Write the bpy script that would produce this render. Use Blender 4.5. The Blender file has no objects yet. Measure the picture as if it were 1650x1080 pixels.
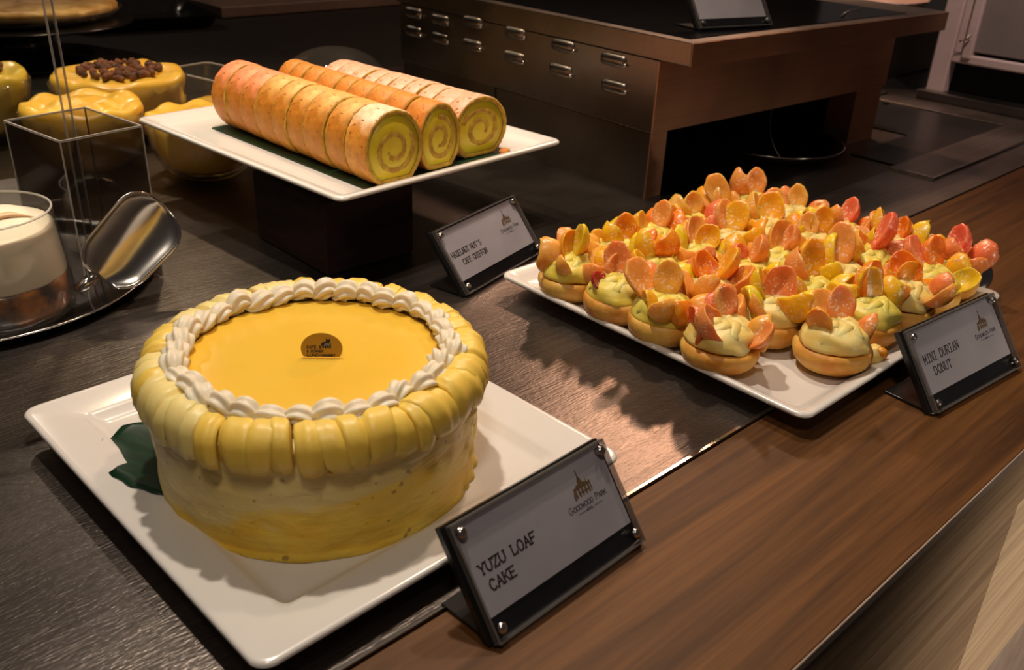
import bpy, bmesh, math, random
from mathutils import Matrix, Vector, noise
C = bpy.context.scene
PI = math.pi
def rad(a): return a*PI/180
# ---------------------------------------------------------------- camera
cam_d = bpy.data.cameras.new('camera'); cam = bpy.data.objects.new('camera', cam_d)
C.collection.objects.link(cam); C.camera = cam
R_ = (0.72869833, -0.68361528, 0.04085199); U_ = (0.2853124, 0.35727488, 0.88935454); F_ = (0.62257174, 0.63641559, -0.45538953)
cam.matrix_world = Matrix(((R_[0], U_[0], -F_[0], 0), (R_[1], U_[1], -F_[1], 0), (R_[2], U_[2], -F_[2], .4), (0, 0, 0, 1)))
cam_d.sensor_width = 36; cam_d.lens = 1475.3/1650*36; cam_d.clip_start = .02
cam_d.dof.use_dof = True; cam_d.dof.focus_distance = .78; cam_d.dof.aperture_fstop = 11
# ---------------------------------------------------------------- world, lights, exposure
w = bpy.data.worlds.new('dim_room'); C.world = w; w.use_nodes = True
w.node_tree.nodes['Background'].inputs[0].default_value = (.034, .027, .024, 1)
w.node_tree.nodes['Background'].inputs[1].default_value = 1.0
C.view_settings.view_transform = 'Standard'; C.view_settings.look = 'None'
C.view_settings.exposure = 0.0; C.view_settings.gamma = 1; C.view_settings.use_curve_mapping = False
def spot(name, loc, aim, power, col=(1, .74, .48), size=70, r=.04, blend=.6):
    d = bpy.data.lights.new(name, 'SPOT'); d.energy = power; d.color = col; d.spot_size = rad(size); d.spot_blend = blend; d.shadow_soft_size = r
    o = bpy.data.objects.new(name, d); C.collection.objects.link(o); o.location = loc
    o.rotation_euler = (Vector(aim)-Vector(loc)).to_track_quat('-Z', 'Y').to_euler(); return o
def point(name, loc, power, col=(1, .74, .48), r=.04):
    d = bpy.data.lights.new(name, 'POINT'); d.energy = power; d.color = col; d.shadow_soft_size = r
    o = bpy.data.objects.new(name, d); C.collection.objects.link(o); o.location = loc; return o
spot('ceiling_spot_cake', (.46, .82, 1.35), (.38, .5, 0), 46, (1, .86, .70), 84, .03, .8)
spot('added_fill_glass', (.10, .82, 1.35), (.40, 1.15, .05), 34, (1, .84, .64), 50, .03, .8)  # added fill that brightens the mousse and custard bowls
spot('added_fill_front', (-.15, -.05, 1.35), (.35, .42, 0), 20, (1, .86, .70), 60, .10, .8)  # added soft fill from the camera side for the cake's side
spot('ceiling_spot_tray', (.98, .72, 1.35), (.82, .5, 0), 26, (1, .78, .58), 64, .03, .8)
spot('ceiling_spot_bowls', (.75, 1.6, 1.35), (.62, 1.35, 0), 42, (1, .78, .50), 62, .03)
point('ceiling_lamp_front', (2.107, 1.408, 1.2), 34, (1, .56, .34), .05)
point('ceiling_lamp_middle', (2.102, 1.711, 1.2), 13, (1, .62, .42), .05)
point('ceiling_lamp_back', (.848, 3.05, 1.2), 7, (1, .84, .66), .018)
spot('added_fill_fascia', (1.0, -1.25, .12), (1.0, .15, -.42), 78, (1, .84, .66), 48, .10, .9)  # low fill added to brighten the counter's board front, no real fixture
spot('added_fill_cabinet', (1.45, .35, 1.4), (1.97, .75, .1), 55, (1, .80, .74), 34, .04)  # extra light added to lift the cabinet frame
# ---------------------------------------------------------------- materials
MATS = {}
def nodes(name):
    m = bpy.data.materials.new(name); m.use_nodes = True; nt = m.node_tree
    b = nt.nodes['Principled BSDF']; return m, nt, b
def N(nt, t, **kw):
    n = nt.nodes.new(t)
    for k, v in kw.items():
        if k in n.inputs: n.inputs[k].default_value = v
        else: setattr(n, k, v)
    return n
def coords(nt, scale=(1, 1, 1), rot=(0, 0, 0)):
    tc = N(nt, 'ShaderNodeTexCoord'); mp = N(nt, 'ShaderNodeMapping'); mp.inputs['Scale'].default_value = scale; mp.inputs['Rotation'].default_value = rot
    nt.links.new(tc.outputs['Object'], mp.inputs['Vector']); return mp.outputs['Vector']
def noise_ramp(nt, vec, sc, c1, c2, lo=.35, hi=.65, detail=4, rough=.55, dist=0):
    n = N(nt, 'ShaderNodeTexNoise'); n.inputs['Scale'].default_value = sc; n.inputs['Detail'].default_value = detail; n.inputs['Roughness'].default_value = rough; n.inputs['Distortion'].default_value = dist
    nt.links.new(vec, n.inputs['Vector']); r = N(nt, 'ShaderNodeValToRGB'); r.color_ramp.elements[0].position = lo; r.color_ramp.elements[1].position = hi
    r.color_ramp.elements[0].color = (*c1, 1); r.color_ramp.elements[1].color = (*c2, 1)
    nt.links.new(n.outputs['Fac'], r.inputs['Fac']); return r.outputs['Color'], n.outputs['Fac']
def mixc(nt, fac, a, b):
    m = N(nt, 'ShaderNodeMix', data_type='RGBA')
    for i, v in ((0, fac), (6, a), (7, b)):
        if isinstance(v, (int, float)): m.inputs[i].default_value = v
        elif isinstance(v, tuple): m.inputs[i].default_value = (*v, 1)
        else: nt.links.new(v, m.inputs[i])
    return m.outputs[2]
def bump(nt, b, h, strength=.3, dist=.002):
    bp = N(nt, 'ShaderNodeBump'); bp.inputs['Strength'].default_value = strength; bp.inputs['Distance'].default_value = dist
    nt.links.new(h, bp.inputs['Height']); nt.links.new(bp.outputs['Normal'], b.inputs['Normal'])
def mat(name, c1, c2=None, rough=.5, metal=0, sc=40, bs=0, bd=.001, sss=0, coat=0, scale=(1, 1, 1), lo=.35, hi=.65, spec=.5, bsc=None):
    if name in MATS: return MATS[name]
    m, nt, b = nodes(name); c2 = c2 or tuple(min(1, x*1.12) for x in c1)
    v = coords(nt, scale); col, f = noise_ramp(nt, v, sc, c1, c2, lo, hi)
    nt.links.new(col, b.inputs['Base Color']); b.inputs['Roughness'].default_value = rough; b.inputs['Metallic'].default_value = metal
    b.inputs['Specular IOR Level'].default_value = spec
    if sss: b.inputs['Subsurface Weight'].default_value = sss; b.inputs['Subsurface Radius'].default_value = (.006, .003, .0012); b.inputs['Subsurface Scale'].default_value = 1
    if coat: b.inputs['Coat Weight'].default_value = coat; b.inputs['Coat Roughness'].default_value = .15
    if bs:
        if bsc:
            n2 = N(nt, 'ShaderNodeTexNoise'); n2.inputs['Scale'].default_value = bsc; n2.inputs['Detail'].default_value = 3; nt.links.new(v, n2.inputs['Vector']); f = n2.outputs['Fac']
        bump(nt, b, f, bs, bd)
    MATS[name] = m; return m
def glass(name, tint=(1, 1, 1), f0=1.45, rough=.02, haze=0, hazecol=(.5, .5, .5)):
    m, nt, b = nodes(name); nt.nodes.remove(b); out = nt.nodes['Material Output']
    t = N(nt, 'ShaderNodeBsdfTransparent'); t.inputs[0].default_value = (*tint, 1); g = N(nt, 'ShaderNodeBsdfGlossy'); g.inputs['Roughness'].default_value = rough
    lw = N(nt, 'ShaderNodeLayerWeight'); pw = N(nt, 'ShaderNodeMath', operation='POWER'); pw.inputs[1].default_value = 5; nt.links.new(lw.outputs['Facing'], pw.inputs[0])
    fr = N(nt, 'ShaderNodeMath', operation='MULTIPLY_ADD'); k0 = ((f0-1)/(f0+1))**2; fr.inputs[1].default_value = 1-k0; fr.inputs[2].default_value = k0; nt.links.new(pw.outputs[0], fr.inputs[0]); mx = N(nt, 'ShaderNodeMixShader')
    nt.links.new(fr.outputs[0], mx.inputs[0]); nt.links.new(t.outputs[0], mx.inputs[1]); nt.links.new(g.outputs[0], mx.inputs[2]); last = mx
    if haze:
        d = N(nt, 'ShaderNodeBsdfDiffuse'); d.inputs[0].default_value = (*hazecol, 1); m2 = N(nt, 'ShaderNodeMixShader'); m2.inputs[0].default_value = haze
        nt.links.new(mx.outputs[0], m2.inputs[1]); nt.links.new(d.outputs[0], m2.inputs[2]); last = m2
    nt.links.new(last.outputs[0], out.inputs['Surface']); MATS[name] = m; return m
def brushed(name, c, rough, along, streak=.25, speck=True, c2=None):
    m, nt, b = nodes(name); sc = (3, 160, 160) if along == 'x' else (160, 3, 160) if along == 'y' else (3, 3, 160)
    v = coords(nt, sc); col, f = noise_ramp(nt, v, 1.0, tuple(x*(.82 if speck else .93) for x in c), c2 or tuple(x*(1.16 if speck else 1.06) for x in c), .3, .7, 5, .6)
    v2 = coords(nt); big, f2 = noise_ramp(nt, v2, 5, (.62, .62, .62), (1.2, 1.16, 1.1), .3, .7, 3)
    mm = N(nt, 'ShaderNodeMix', data_type='RGBA', blend_type='MULTIPLY'); mm.inputs[0].default_value = .8
    nt.links.new(col, mm.inputs[6]); nt.links.new(big, mm.inputs[7]); nt.links.new(mm.outputs[2], b.inputs['Base Color'])
    b.inputs['Metallic'].default_value = 1; r = N(nt, 'ShaderNodeMapRange'); r.inputs['To Min'].default_value = rough-.09; r.inputs['To Max'].default_value = rough+.12
    nt.links.new(f2, r.inputs['Value']); nt.links.new(r.outputs[0], b.inputs['Roughness'])
    h = f
    if speck:
        v3 = coords(nt, (60, 260, 200) if along == 'x' else (260, 60, 200)); n3 = N(nt, 'ShaderNodeTexNoise'); n3.inputs['Scale'].default_value = 2.2; n3.inputs['Detail'].default_value = 2
        nt.links.new(v3, n3.inputs['Vector']); ad = N(nt, 'ShaderNodeMath', operation='ADD'); nt.links.new(f, ad.inputs[0]); nt.links.new(n3.outputs['Fac'], ad.inputs[1]); h = ad.outputs[0]
    bump(nt, b, h, streak, .0006); MATS[name] = m; return m
def wood(name, ca, cb, cc, rough=.42, seams=0, along='x', spec=.4):
    m, nt, b = nodes(name); sc = (1.5, 34, 34) if along == 'x' else (26, 1.6, 26)
    v = coords(nt, sc); c1, f = noise_ramp(nt, v, 1.3, ca, cb, .34, .68, 8, .62, .9)
    v2 = coords(nt, (2.2, 120, 120)); c2_, f2 = noise_ramp(nt, v2, 1.1, (.50, .47, .42), (1.22, 1.18, 1.1), .28, .62, 7, .75)
    mm = N(nt, 'ShaderNodeMix', data_type='RGBA', blend_type='MULTIPLY'); mm.inputs[0].default_value = .85; nt.links.new(c1, mm.inputs[6]); nt.links.new(c2_, mm.inputs[7])
    v3 = coords(nt, (.9, 7, 7)); c3, f3 = noise_ramp(nt, v3, 1.4, (0, 0, 0), (1, 1, 1), .42, .62, 3)
    m2 = mixc(nt, c3, mm.outputs[2], cc); m3 = mixc(nt, .38, mm.outputs[2], m2)
    nt.links.new(m3, b.inputs['Base Color']); b.inputs['Roughness'].default_value = rough; b.inputs['Specular IOR Level'].default_value = spec
    bump(nt, b, f2, .12, .0006); MATS[name] = m; return m

M_metal = brushed('dark_brushed_steel', (.185, .160, .148), .33, 'x', .55)
M_metal2 = brushed('counter_steel_strip', (.30, .27, .25), .34, 'x', .25)
M_side = brushed('warmer_steel', (.24, .215, .20), .30, 'x', .06, False)
M_front = brushed('wood_reflection_front_steel', (.56, .31, .19), .48, 'x', .05, False)  # copper tint paints the wood's warm reflection into the steel
M_chrome = mat('polished_steel', (.55, .53, .5), (.66, .63, .6), .16, 1)
M_dkchrome = mat('dark_polished_steel', (.30, .29, .29), (.42, .41, .41), .18, 1, sc=8)
M_wood = wood('walnut_counter', (.046, .018, .0045), (.150, .062, .016), (.105, .040, .009), .5, spec=.22)
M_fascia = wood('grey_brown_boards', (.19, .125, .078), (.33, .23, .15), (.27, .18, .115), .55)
M_fascia_lit = wood('lit_front_boards', (.42, .30, .20), (.58, .44, .31), (.50, .37, .25), .55)  # paler copy paints the lit side of a shadow boundary on the boards
M_edge = mat('counter_edge_band', (.28, .21, .17), (.36, .28, .23), .45, sc=30)
M_black = mat('black_acrylic', (.006, .006, .007), (.010, .010, .011), .22)
M_blackmat = mat('black_matt', (.005, .0045, .0045), (.008, .007, .007), .7, spec=.2)
M_riser = mat('dark_wood_riser', (.008, .0035, .003), (.018, .007, .005), .5, spec=.2, sc=12, scale=(1, 1, 8))
M_china = mat('white_china', (.70, .665, .63), (.74, .70, .665), .22, sc=6, coat=.5)
M_paper = mat('white_card', (.37, .345, .375), (.44, .41, .435), .6, sc=14)
M_ink = mat('dark_ink', (.018, .010, .012), (.028, .016, .018), .7)
M_ink2 = mat('grey_brown_ink', (.060, .045, .055), (.085, .06, .07), .7)
M_gold = mat('bronze_ink', (.14, .085, .035), (.19, .115, .05), .6)
M_acr = glass('clear_acrylic', (.96, .96, .97), 1.42, .03)
M_acrd = glass('smoky_acrylic', (.66, .64, .63), 1.5, .05, .02, (.30, .22, .17))
M_acre = glass('acrylic_edge_glint', (.55, .54, .54), 1.5, .10, .10, (.75, .68, .62))  # pale haze painted in for the light that polished edges catch
M_acrb = glass('bright_edge_glint', (.7, .7, .7), 1.6, .10, .30, (.75, .68, .62))  # stronger haze, paints bright glints along box and strip edges
M_glass = glass('clear_glass', (.97, .97, .96), 1.45, .015, .03, (.7, .65, .6))
M_rim = glass('glass_rim', (.8, .8, .8), 1.6, .1, .38, (.8, .74, .66))
M_leaf = mat('dark_green_leaf', (.002, .016, .006), (.005, .036, .013), .4, sc=16, scale=(1, 9, 1), bs=.3)
M_yglaze = mat('yellow_glaze', (.86, .52, .045), (.90, .57, .07), .3, sc=9, sss=.25, coat=.25)
M_ypipe = mat('yellow_buttercream', (.86, .56, .07), (.90, .64, .13), .42, sc=26, sss=.3, bs=.25, bd=.0006, bsc=260)
M_wpipe = mat('ivory_buttercream', (.80, .70, .52), (.86, .78, .62), .45, sc=60, sss=.3)
M_bun = mat('baked_choux', (.64, .23, .02), (.86, .54, .12), .5, sc=28, sss=.15, bs=.5, bd=.0012, bsc=160)
M_cream = mat('custard_cream', (.82, .56, .12), (.88, .70, .28), .42, sc=45, sss=.3, bs=.3, bd=.0008, bsc=180)
M_creamg = mat('durian_cream', (.76, .58, .06), (.84, .68, .16), .42, sc=45, sss=.3, bs=.3, bd=.0008, bsc=180)
M_custard = mat('golden_custard', (.78, .44, .035), (.86, .56, .08), .38, sc=16, sss=.2, coat=.3, bs=.2, bd=.003, bsc=18)
M_custardg = mat('olive_custard', (.55, .40, .03), (.68, .50, .06), .38, sc=16, sss=.2, coat=.3, bs=.2, bd=.003, bsc=18)
M_crumb = mat('brown_crumble', (.04, .011, .004), (.20, .065, .02), .6, sc=60, bs=.6)
M_mousse = mat('ivory_mousse', (.72, .63, .48), (.78, .69, .55), .5, sc=20, sss=.3, bs=.1)
M_choc = mat('chocolate_cake_layer', (.016, .004, .0015), (.55, .18, .02), .35, sc=42, lo=.42, hi=.72, bs=.6, bd=.003, coat=.4)
def cake_side():
    m, nt, b = nodes('frosted_cake_side'); v = coords(nt); s = N(nt, 'ShaderNodeSeparateXYZ'); nt.links.new(v, s.inputs[0])
    n = N(nt, 'ShaderNodeTexNoise'); n.inputs['Scale'].default_value = 14; n.inputs['Detail'].default_value = 5; v4 = coords(nt, (1, 1, 2.6)); nt.links.new(v4, n.inputs['Vector'])
    ma = N(nt, 'ShaderNodeMath', operation='MULTIPLY_ADD'); ma.inputs[1].default_value = .075; nt.links.new(n.outputs['Fac'], ma.inputs[0]); nt.links.new(s.outputs[2], ma.inputs[2])
    # more bare yellow sponge showing on the +X side
    mx = N(nt, 'ShaderNodeMath', operation='MULTIPLY_ADD'); mx.inputs[1].default_value = -.30; dt = N(nt, 'ShaderNodeVectorMath', operation='DOT_PRODUCT'); dt.inputs[1].default_value = (.73, -.68, 0); nt.links.new(v, dt.inputs[0]); nt.links.new(dt.outputs['Value'], mx.inputs[0]); nt.links.new(ma.outputs[0], mx.inputs[2])
    r = N(nt, 'ShaderNodeMapRange'); r.inputs['From Min'].default_value = .068; r.inputs['From Max'].default_value = .074; nt.links.new(mx.outputs[0], r.inputs['Value'])
    ya, f = noise_ramp(nt, coords(nt, (1, 1, 3)), 30, (.86, .52, .035), (.92, .66, .10)); ca, f3 = noise_ramp(nt, v, 25, (.80, .60, .20), (.84, .66, .27))
    col = mixc(nt, r.outputs[0], ya, ca)
    sp, f2 = noise_ramp(nt, v, 130, (0, 0, 0), (1, 1, 1), .70, .76, 1); col = mixc(nt, sp, col, (.46, .26, .04))
    nt.links.new(col, b.inputs['Base Color']); b.inputs['Roughness'].default_value = .45; b.inputs['Subsurface Weight'].default_value = .25; b.inputs['Subsurface Radius'].default_value = (.006, .003, .001); b.inputs['Subsurface Scale'].default_value = 1
    h = N(nt, 'ShaderNodeMath', operation='ADD'); nt.links.new(n.outputs['Fac'], h.inputs[0]); nt.links.new(f, h.inputs[1]); bump(nt, b, h.outputs[0], .6, .004); return m
M_cakeside = cake_side()
def sponge(name, base1, base2, sugar, lo, hi, sc=26):
    # baked skin with a dusting / icing lying on the upward side
    m, nt, b = nodes(name); v = coords(nt); col, f = noise_ramp(nt, v, sc, base1, base2, .3, .7, 5)
    s = N(nt, 'ShaderNodeSeparateXYZ'); nt.links.new(v, s.inputs[0]); n = N(nt, 'ShaderNodeTexNoise'); n.inputs['Scale'].default_value = 40; n.inputs['Detail'].default_value = 6; nt.links.new(v, n.inputs['Vector'])
    a = N(nt, 'ShaderNodeMath', operation='MULTIPLY_ADD'); a.inputs[1].default_value = .034; nt.links.new(n.outputs['Fac'], a.inputs[0]); nt.links.new(s.outputs[2], a.inputs[2])
    r = N(nt, 'ShaderNodeMapRange'); r.inputs['From Min'].default_value = lo; r.inputs['From Max'].default_value = hi; nt.links.new(a.outputs[0], r.inputs['Value'])
    col = mixc(nt, r.outputs[0], col, sugar)
    sp, f2 = noise_ramp(nt, v, 150, (0, 0, 0), (1, 1, 1), .66, .70, 1); col = mixc(nt, sp, col, (.34, .11, .015))
    mo_, f5 = noise_ramp(nt, v, 70, (.74, .66, .55), (1.08, 1.06, 1.04), .36, .60, 4); mu = N(nt, 'ShaderNodeMix', data_type='RGBA', blend_type='MULTIPLY'); mu.inputs[0].default_value = .8; nt.links.new(col, mu.inputs[6]); nt.links.new(mo_, mu.inputs[7]); col = mu.outputs[2]
    nt.links.new(col, b.inputs['Base Color']); b.inputs['Roughness'].default_value = .55; b.inputs['Subsurface Weight'].default_value = .1; b.inputs['Subsurface Radius'].default_value = (.004, .002, .001); b.inputs['Subsurface Scale'].default_value = 1
    bump(nt, b, n.outputs['Fac'], .8, .004); MATS[name] = m; return m
SP = dict(pink=sponge('pink_baked_sponge', (.54, .17, .016), (.66, .26, .03), (.86, .28, .13), .032, .052),
          gold=sponge('golden_baked_sponge', (.52, .17, .010), (.66, .29, .03), (.70, .40, .12), .040, .062),
          pale=sponge('sugar_dusted_sponge', (.66, .24, .02), (.78, .36, .05), (.84, .62, .42), .038, .052),
          rose=sponge('rose_iced_sponge', (.74, .34, .15), (.78, .38, .18), (.76, .46, .34), .026, .056),
          brown=sponge('brown_baked_sponge', (.52, .17, .014), (.64, .27, .035), (.66, .27, .045), .04, .07))
M_scut = mat('cut_sponge_crumb', (.40, .20, .012), (.66, .42, .045), .7, sc=110, bs=.6, bd=.0012)
M_rcream = mat('roll_filling_cream', (.76, .56, .015), (.84, .66, .05), .4, sc=30, sss=.25, bs=.2)
def fruit(name, c1, c2):
    m, nt, b = nodes(name); v = coords(nt); col, f = noise_ramp(nt, v, 30, c1, c2, .3, .7, 3)
    inf = N(nt, 'ShaderNodeObjectInfo'); n = N(nt, 'ShaderNodeTexNoise'); n.inputs['Scale'].default_value = 420; n.inputs['Detail'].default_value = 1; nt.links.new(v, n.inputs['Vector'])
    n2 = N(nt, 'ShaderNodeTexNoise'); n2.inputs['Scale'].default_value = 45; nt.links.new(v, n2.inputs['Vector'])
    a = N(nt, 'ShaderNodeMath', operation='ADD'); nt.links.new(n.outputs['Fac'], a.inputs[0]); nt.links.new(n2.outputs['Fac'], a.inputs[1])
    hs = N(nt, 'ShaderNodeHueSaturation'); mr = N(nt, 'ShaderNodeMapRange'); mr.inputs['To Min'].default_value = .482; mr.inputs['To Max'].default_value = .530; nt.links.new(inf.outputs['Random'], mr.inputs['Value']); nt.links.new(mr.outputs[0], hs.inputs['Hue'])
    bigc, fb = noise_ramp(nt, v, 55, (.62, .50, .40), (1, 1, 1), .32, .58, 2); mu = N(nt, 'ShaderNodeMix', data_type='RGBA', blend_type='MULTIPLY'); mu.inputs[0].default_value = .55; nt.links.new(col, mu.inputs[6]); nt.links.new(bigc, mu.inputs[7]); nt.links.new(mu.outputs[2], hs.inputs['Color']); col = hs.outputs['Color']
    r = N(nt, 'ShaderNodeMapRange'); r.inputs['From Min'].default_value = 1.05; r.inputs['From Max'].default_value = 1.22; r.inputs['To Max'].default_value = .85; nt.links.new(a.outputs[0], r.inputs['Value'])
    col = mixc(nt, r.outputs[0], col, (.90, .66, .48)); nt.links.new(col, b.inputs['Base Color'])
    b.inputs['Roughness'].default_value = .30; b.inputs['Subsurface Weight'].default_value = .45; b.inputs['Subsurface Radius'].default_value = (.012, .005, .002); b.inputs['Subsurface Scale'].default_value = 1
    bump(nt, b, n.outputs['Fac'], .25, .0006); MATS[name] = m; return m
FR = dict(orange=fruit('orange_fruit', (.86, .25, .008), (.92, .38, .02)), peach=fruit('peach_fruit', (.86, .28, .04), (.92, .42, .11)),
          yellow=fruit('yellow_fruit', (.86, .46, .008), (.88, .56, .02)), pink=fruit('pink_fruit', (.84, .17, .05), (.88, .32, .12)),
          red=fruit('red_fruit', (.34, .025, .012), (.50, .06, .02)))
# ---------------------------------------------------------------- mesh helpers
class G:
    def __init__(s, M=None): s.v = []; s.f = []; s.mi = []; s.M = M or Matrix(); s.m = 0
    def add(s, vs, fs):
        k = len(s.v); s.v += [tuple(s.M @ Vector(p)) for p in vs]; s.f += [tuple(i+k for i in f) for f in fs]; s.mi += [s.m]*len(fs); return s
    def box(s, x0, x1, y0, y1, z0, z1):
        return s.add([(x, y, z) for z in (z0, z1) for x, y in ((x0, y0), (x1, y0), (x1, y1), (x0, y1))], [(3, 2, 1, 0), (4, 5, 6, 7), (0, 1, 5, 4), (1, 2, 6, 5), (2, 3, 7, 6), (3, 0, 4, 7)])
    def loft(s, rings, cap0=True, cap1=True, closed=True):
        n = len(rings[0]); vs = [p for r in rings for p in r]; fs = []
        for i in range(len(rings)-1):
            for j in range(n if closed else n-1):
                k = (j+1) % n; fs.append((i*n+j, i*n+k, (i+1)*n+k, (i+1)*n+j))
        if cap0: fs.append(tuple(reversed(range(n))))
        if cap1: fs.append(tuple(range((len(rings)-1)*n, len(rings)*n)))
        return s.add(vs, fs)
    def lathe(s, prof, n=48, fn=None, cap0=True, cap1=True):
        rings = []
        for i, (r, z) in enumerate(prof):
            ring = []
            for j in range(n):
                a = 2*PI*j/n; rr, zz = (fn(r, z, a) if fn else (r, z)); ring.append((rr*math.cos(a), rr*math.sin(a), zz))
            rings.append(ring)
        return s.loft(rings, cap0, cap1)
    def tube(s, pts, rad_, n=10, shape=None):
        # sweep a round (or shaped) section along pts
        P = [Vector(p) for p in pts]; rings = []; up = Vector((0, 0, 1)); prev = None
        for i, p in enumerate(P):
            t = (P[min(i+1, len(P)-1)]-P[max(i-1, 0)]).normalized()
            if prev is None:
                a = t.cross(up); a = a if a.length > .05 else t.cross(Vector((1, 0, 0))); a.normalize()
            else: a = (prev - t*prev.dot(t)).normalized()
            prev = a; b = t.cross(a); r = rad_(i/(len(P)-1)) if callable(rad_) else rad_
            ring = []
            for j in range(n):
                an = 2*PI*j/n; k = shape(an, i/(len(P)-1)) if shape else (1, 1)
                ring.append(p + a*(r*k[0]*math.cos(an)) + b*(r*k[1]*math.sin(an)))
            rings.append(ring)
        return s.loft(rings)
    def ball(s, c, r, n=14, m=8, sc=(1, 1, 1), fn=None):
        rings = []
        for i in range(m+1):
            th = PI*(i+.0001)/(m+.0002)-PI/2; ring = []
            for j in range(n):
                a = 2*PI*j/n; d = Vector((math.cos(th)*math.cos(a)*sc[0], math.cos(th)*math.sin(a)*sc[1], math.sin(th)*sc[2]))
                k = fn(d) if fn else 1; ring.append((c[0]+d.x*r*k, c[1]+d.y*r*k, c[2]+d.z*r*k))
            rings.append(ring)
        return s.loft(rings)
    def build(s, name, mats, parent=None, smooth=True, loc=None, bevel=0, seg=2, sub=0, angle=None):
        me = bpy.data.meshes.new(name); me.from_pydata(s.v, [], s.f); me.update()
        if not isinstance(mats, (list, tuple)): mats = [mats]
        for m in mats: me.materials.append(m)
        for p, mi in zip(me.polygons, s.mi): p.material_index = mi; p.use_smooth = smooth
        bm = bmesh.new(); bm.from_mesh(me); bmesh.ops.recalc_face_normals(bm, faces=bm.faces); bm.to_mesh(me); bm.free()
        if angle is not None: me.set_sharp_from_angle(angle=rad(angle))
        o = bpy.data.objects.new(name, me); C.collection.objects.link(o)
        if parent: o.parent = parent
        if loc: o.location = loc
        if bevel:
            b = o.modifiers.new('bevel', 'BEVEL'); b.width = bevel; b.segments = seg; b.limit_method = 'ANGLE'; b.harden_normals = False
        if sub: b = o.modifiers.new('sub', 'SUBSURF'); b.levels = sub; b.render_levels = sub
        return o
def thing(name, label, cat, loc=(0, 0, 0), rz=0, group=None):
    o = bpy.data.objects.new(name, None); o.empty_display_size = .02; C.collection.objects.link(o); o.location = loc; o.rotation_euler = (0, 0, rz)
    o['label'] = label; o['category'] = cat
    if group: o['group'] = group
    return o
def tag(o, label, cat, group=None):
    o['label'] = label; o['category'] = cat
    if group: o['group'] = group
    return o
def struct(o): o['kind'] = 'structure'; return o
def inst(src, parent, loc=(0, 0, 0), rot=(0, 0, 0), scale=(1, 1, 1), material=None):
    c = src.copy(); C.collection.objects.link(c); c.parent = parent; c.location = loc; c.rotation_euler = rot; c.scale = scale; return c
def nz(x, y, z, s=1.0): return noise.noise(Vector((x*s, y*s, z*s)))

# ---------------------------------------------------------------- the setting
YI, YO, YU, XJ = .320, .155, .4775, .76       # steel edge, outer edge, upper steel edge, jog
g = G(); g.box(-3, 6, 3.3, 3.4, -1, 3); struct(g.build('wall_back', M_blackmat, smooth=False))
g = G(); g.box(-3, 6, -3, 3.4, -1.0, -.95); struct(g.build('floor', M_blackmat, smooth=False))
counter = thing('serving_counter', 'long walnut topped serving counter with grey brown board front under all the food', 'counter')
g = G(); P_ = [(-1.2, YO), (4, YO), (4, YU-.0015), (XJ, YU-.0015), (XJ, YI-.0015), (-1.2, YI-.0015)]
g.loft([[(x, y, z) for x, y in P_] for z in (-.008, -.0004)]); g.build('wooden_top', M_wood, counter, False, bevel=.0006)
g = G(); g.box(-1.2, 4, YO-.0015, YO, -.0095, -.0008); o = g.build('edge_band', M_edge, counter, False, bevel=.0008)
g = G(); g.box(-1.2, 4, YO+.008, YO+.03, -.9, -.0095); g.box(-1.2, 4, YO+.03, 2.9, -.04, -.0105); g.build('carcass', M_blackmat, counter, False)
def board(x0, x1, z0, z1, m, name='front_board'):
    g = G(); g.box(x0, x1, YO+.001, YO+.0081, z0, z1); return g.build(name, m, counter, False, bevel=.0006)
board(-1.2, 4, -.0850, -.0118, M_fascia); board(-1.2, .789, -.382, -.0862, M_fascia); board(.79, 4, -.382, -.0862, M_fascia_lit); board(-1.2, 4, -.72, -.3845, M_edge, 'plinth_board')
steel = thing('steel_worktop', 'dark brushed steel worktop set into the walnut counter beneath the plates', 'worktop', group=None)
g = G(); P_ = [(-1.2, YI), (XJ+.0015, YI), (XJ+.0015, YU), (4, YU), (4, 1.66), (-1.2, 1.66)]
g.loft([[(x, y, z) for x, y in P_] for z in (-.010, 0)]); g.build('steel_sheet', M_metal, steel, False, bevel=.0012)
g = G(); g.box(-1.2, 4, 1.661, 2.9, -.010, 0); g.build('black_back_panel', M_blackmat, counter, False)
g = G(); g.box(-1.2, XJ, YI+.0002, YI+.0035, 0, .0009); g.build('folded_edge', M_chrome, steel, False, bevel=.0004)
g = G(); g.box(1.0, 4, YU+.0003, .60, 0, .0012); g.build('lighter_strip', M_metal2, steel, False, bevel=.0004)

# ---------------------------------------------------------------- square china plates
def rrect(w, d, r, z, n=8):
    pts = []
    for cx, cy, a0 in ((w/2-r, d/2-r, 0), (-w/2+r, d/2-r, 90), (-w/2+r, -d/2+r, 180), (w/2-r, -d/2+r, 270)):
        for i in range(n+1):
            a = rad(a0+90*i/n); pts.append((cx+r*math.cos(a), cy+r*math.sin(a), z))
    return pts
def plate(name, label, loc, rz, w, d, h, rimw, cr=.012):
    g = G(); prof = [(.055, 0), (.050, .0), (.046, .0025), (.006, h-.0065), (.0015, h-.0050), (0, h-.003), (.0004, h-.0010), (.002, h), (.005, h-.0003), (rimw-.004, h-.0028), (rimw, h-.0045), (rimw+.004, h-.0085), (rimw+.010, h-.0100), (rimw+.03, h-.0105)]
    rings = [rrect(w-2*i, d-2*i, max(cr-i*.35, .006), z) for i, z in prof]; g.loft(rings); o = g.build(name, M_china, None, True, loc, angle=50); o.rotation_euler = (0, 0, rz); tag(o, label, 'plate'); return o
plate('square_plate', 'square white plate with a wide stepped rim under the yellow cake', (.297, .5056, 0), rad(1.45), .301, .341, .021, .036)
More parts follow.
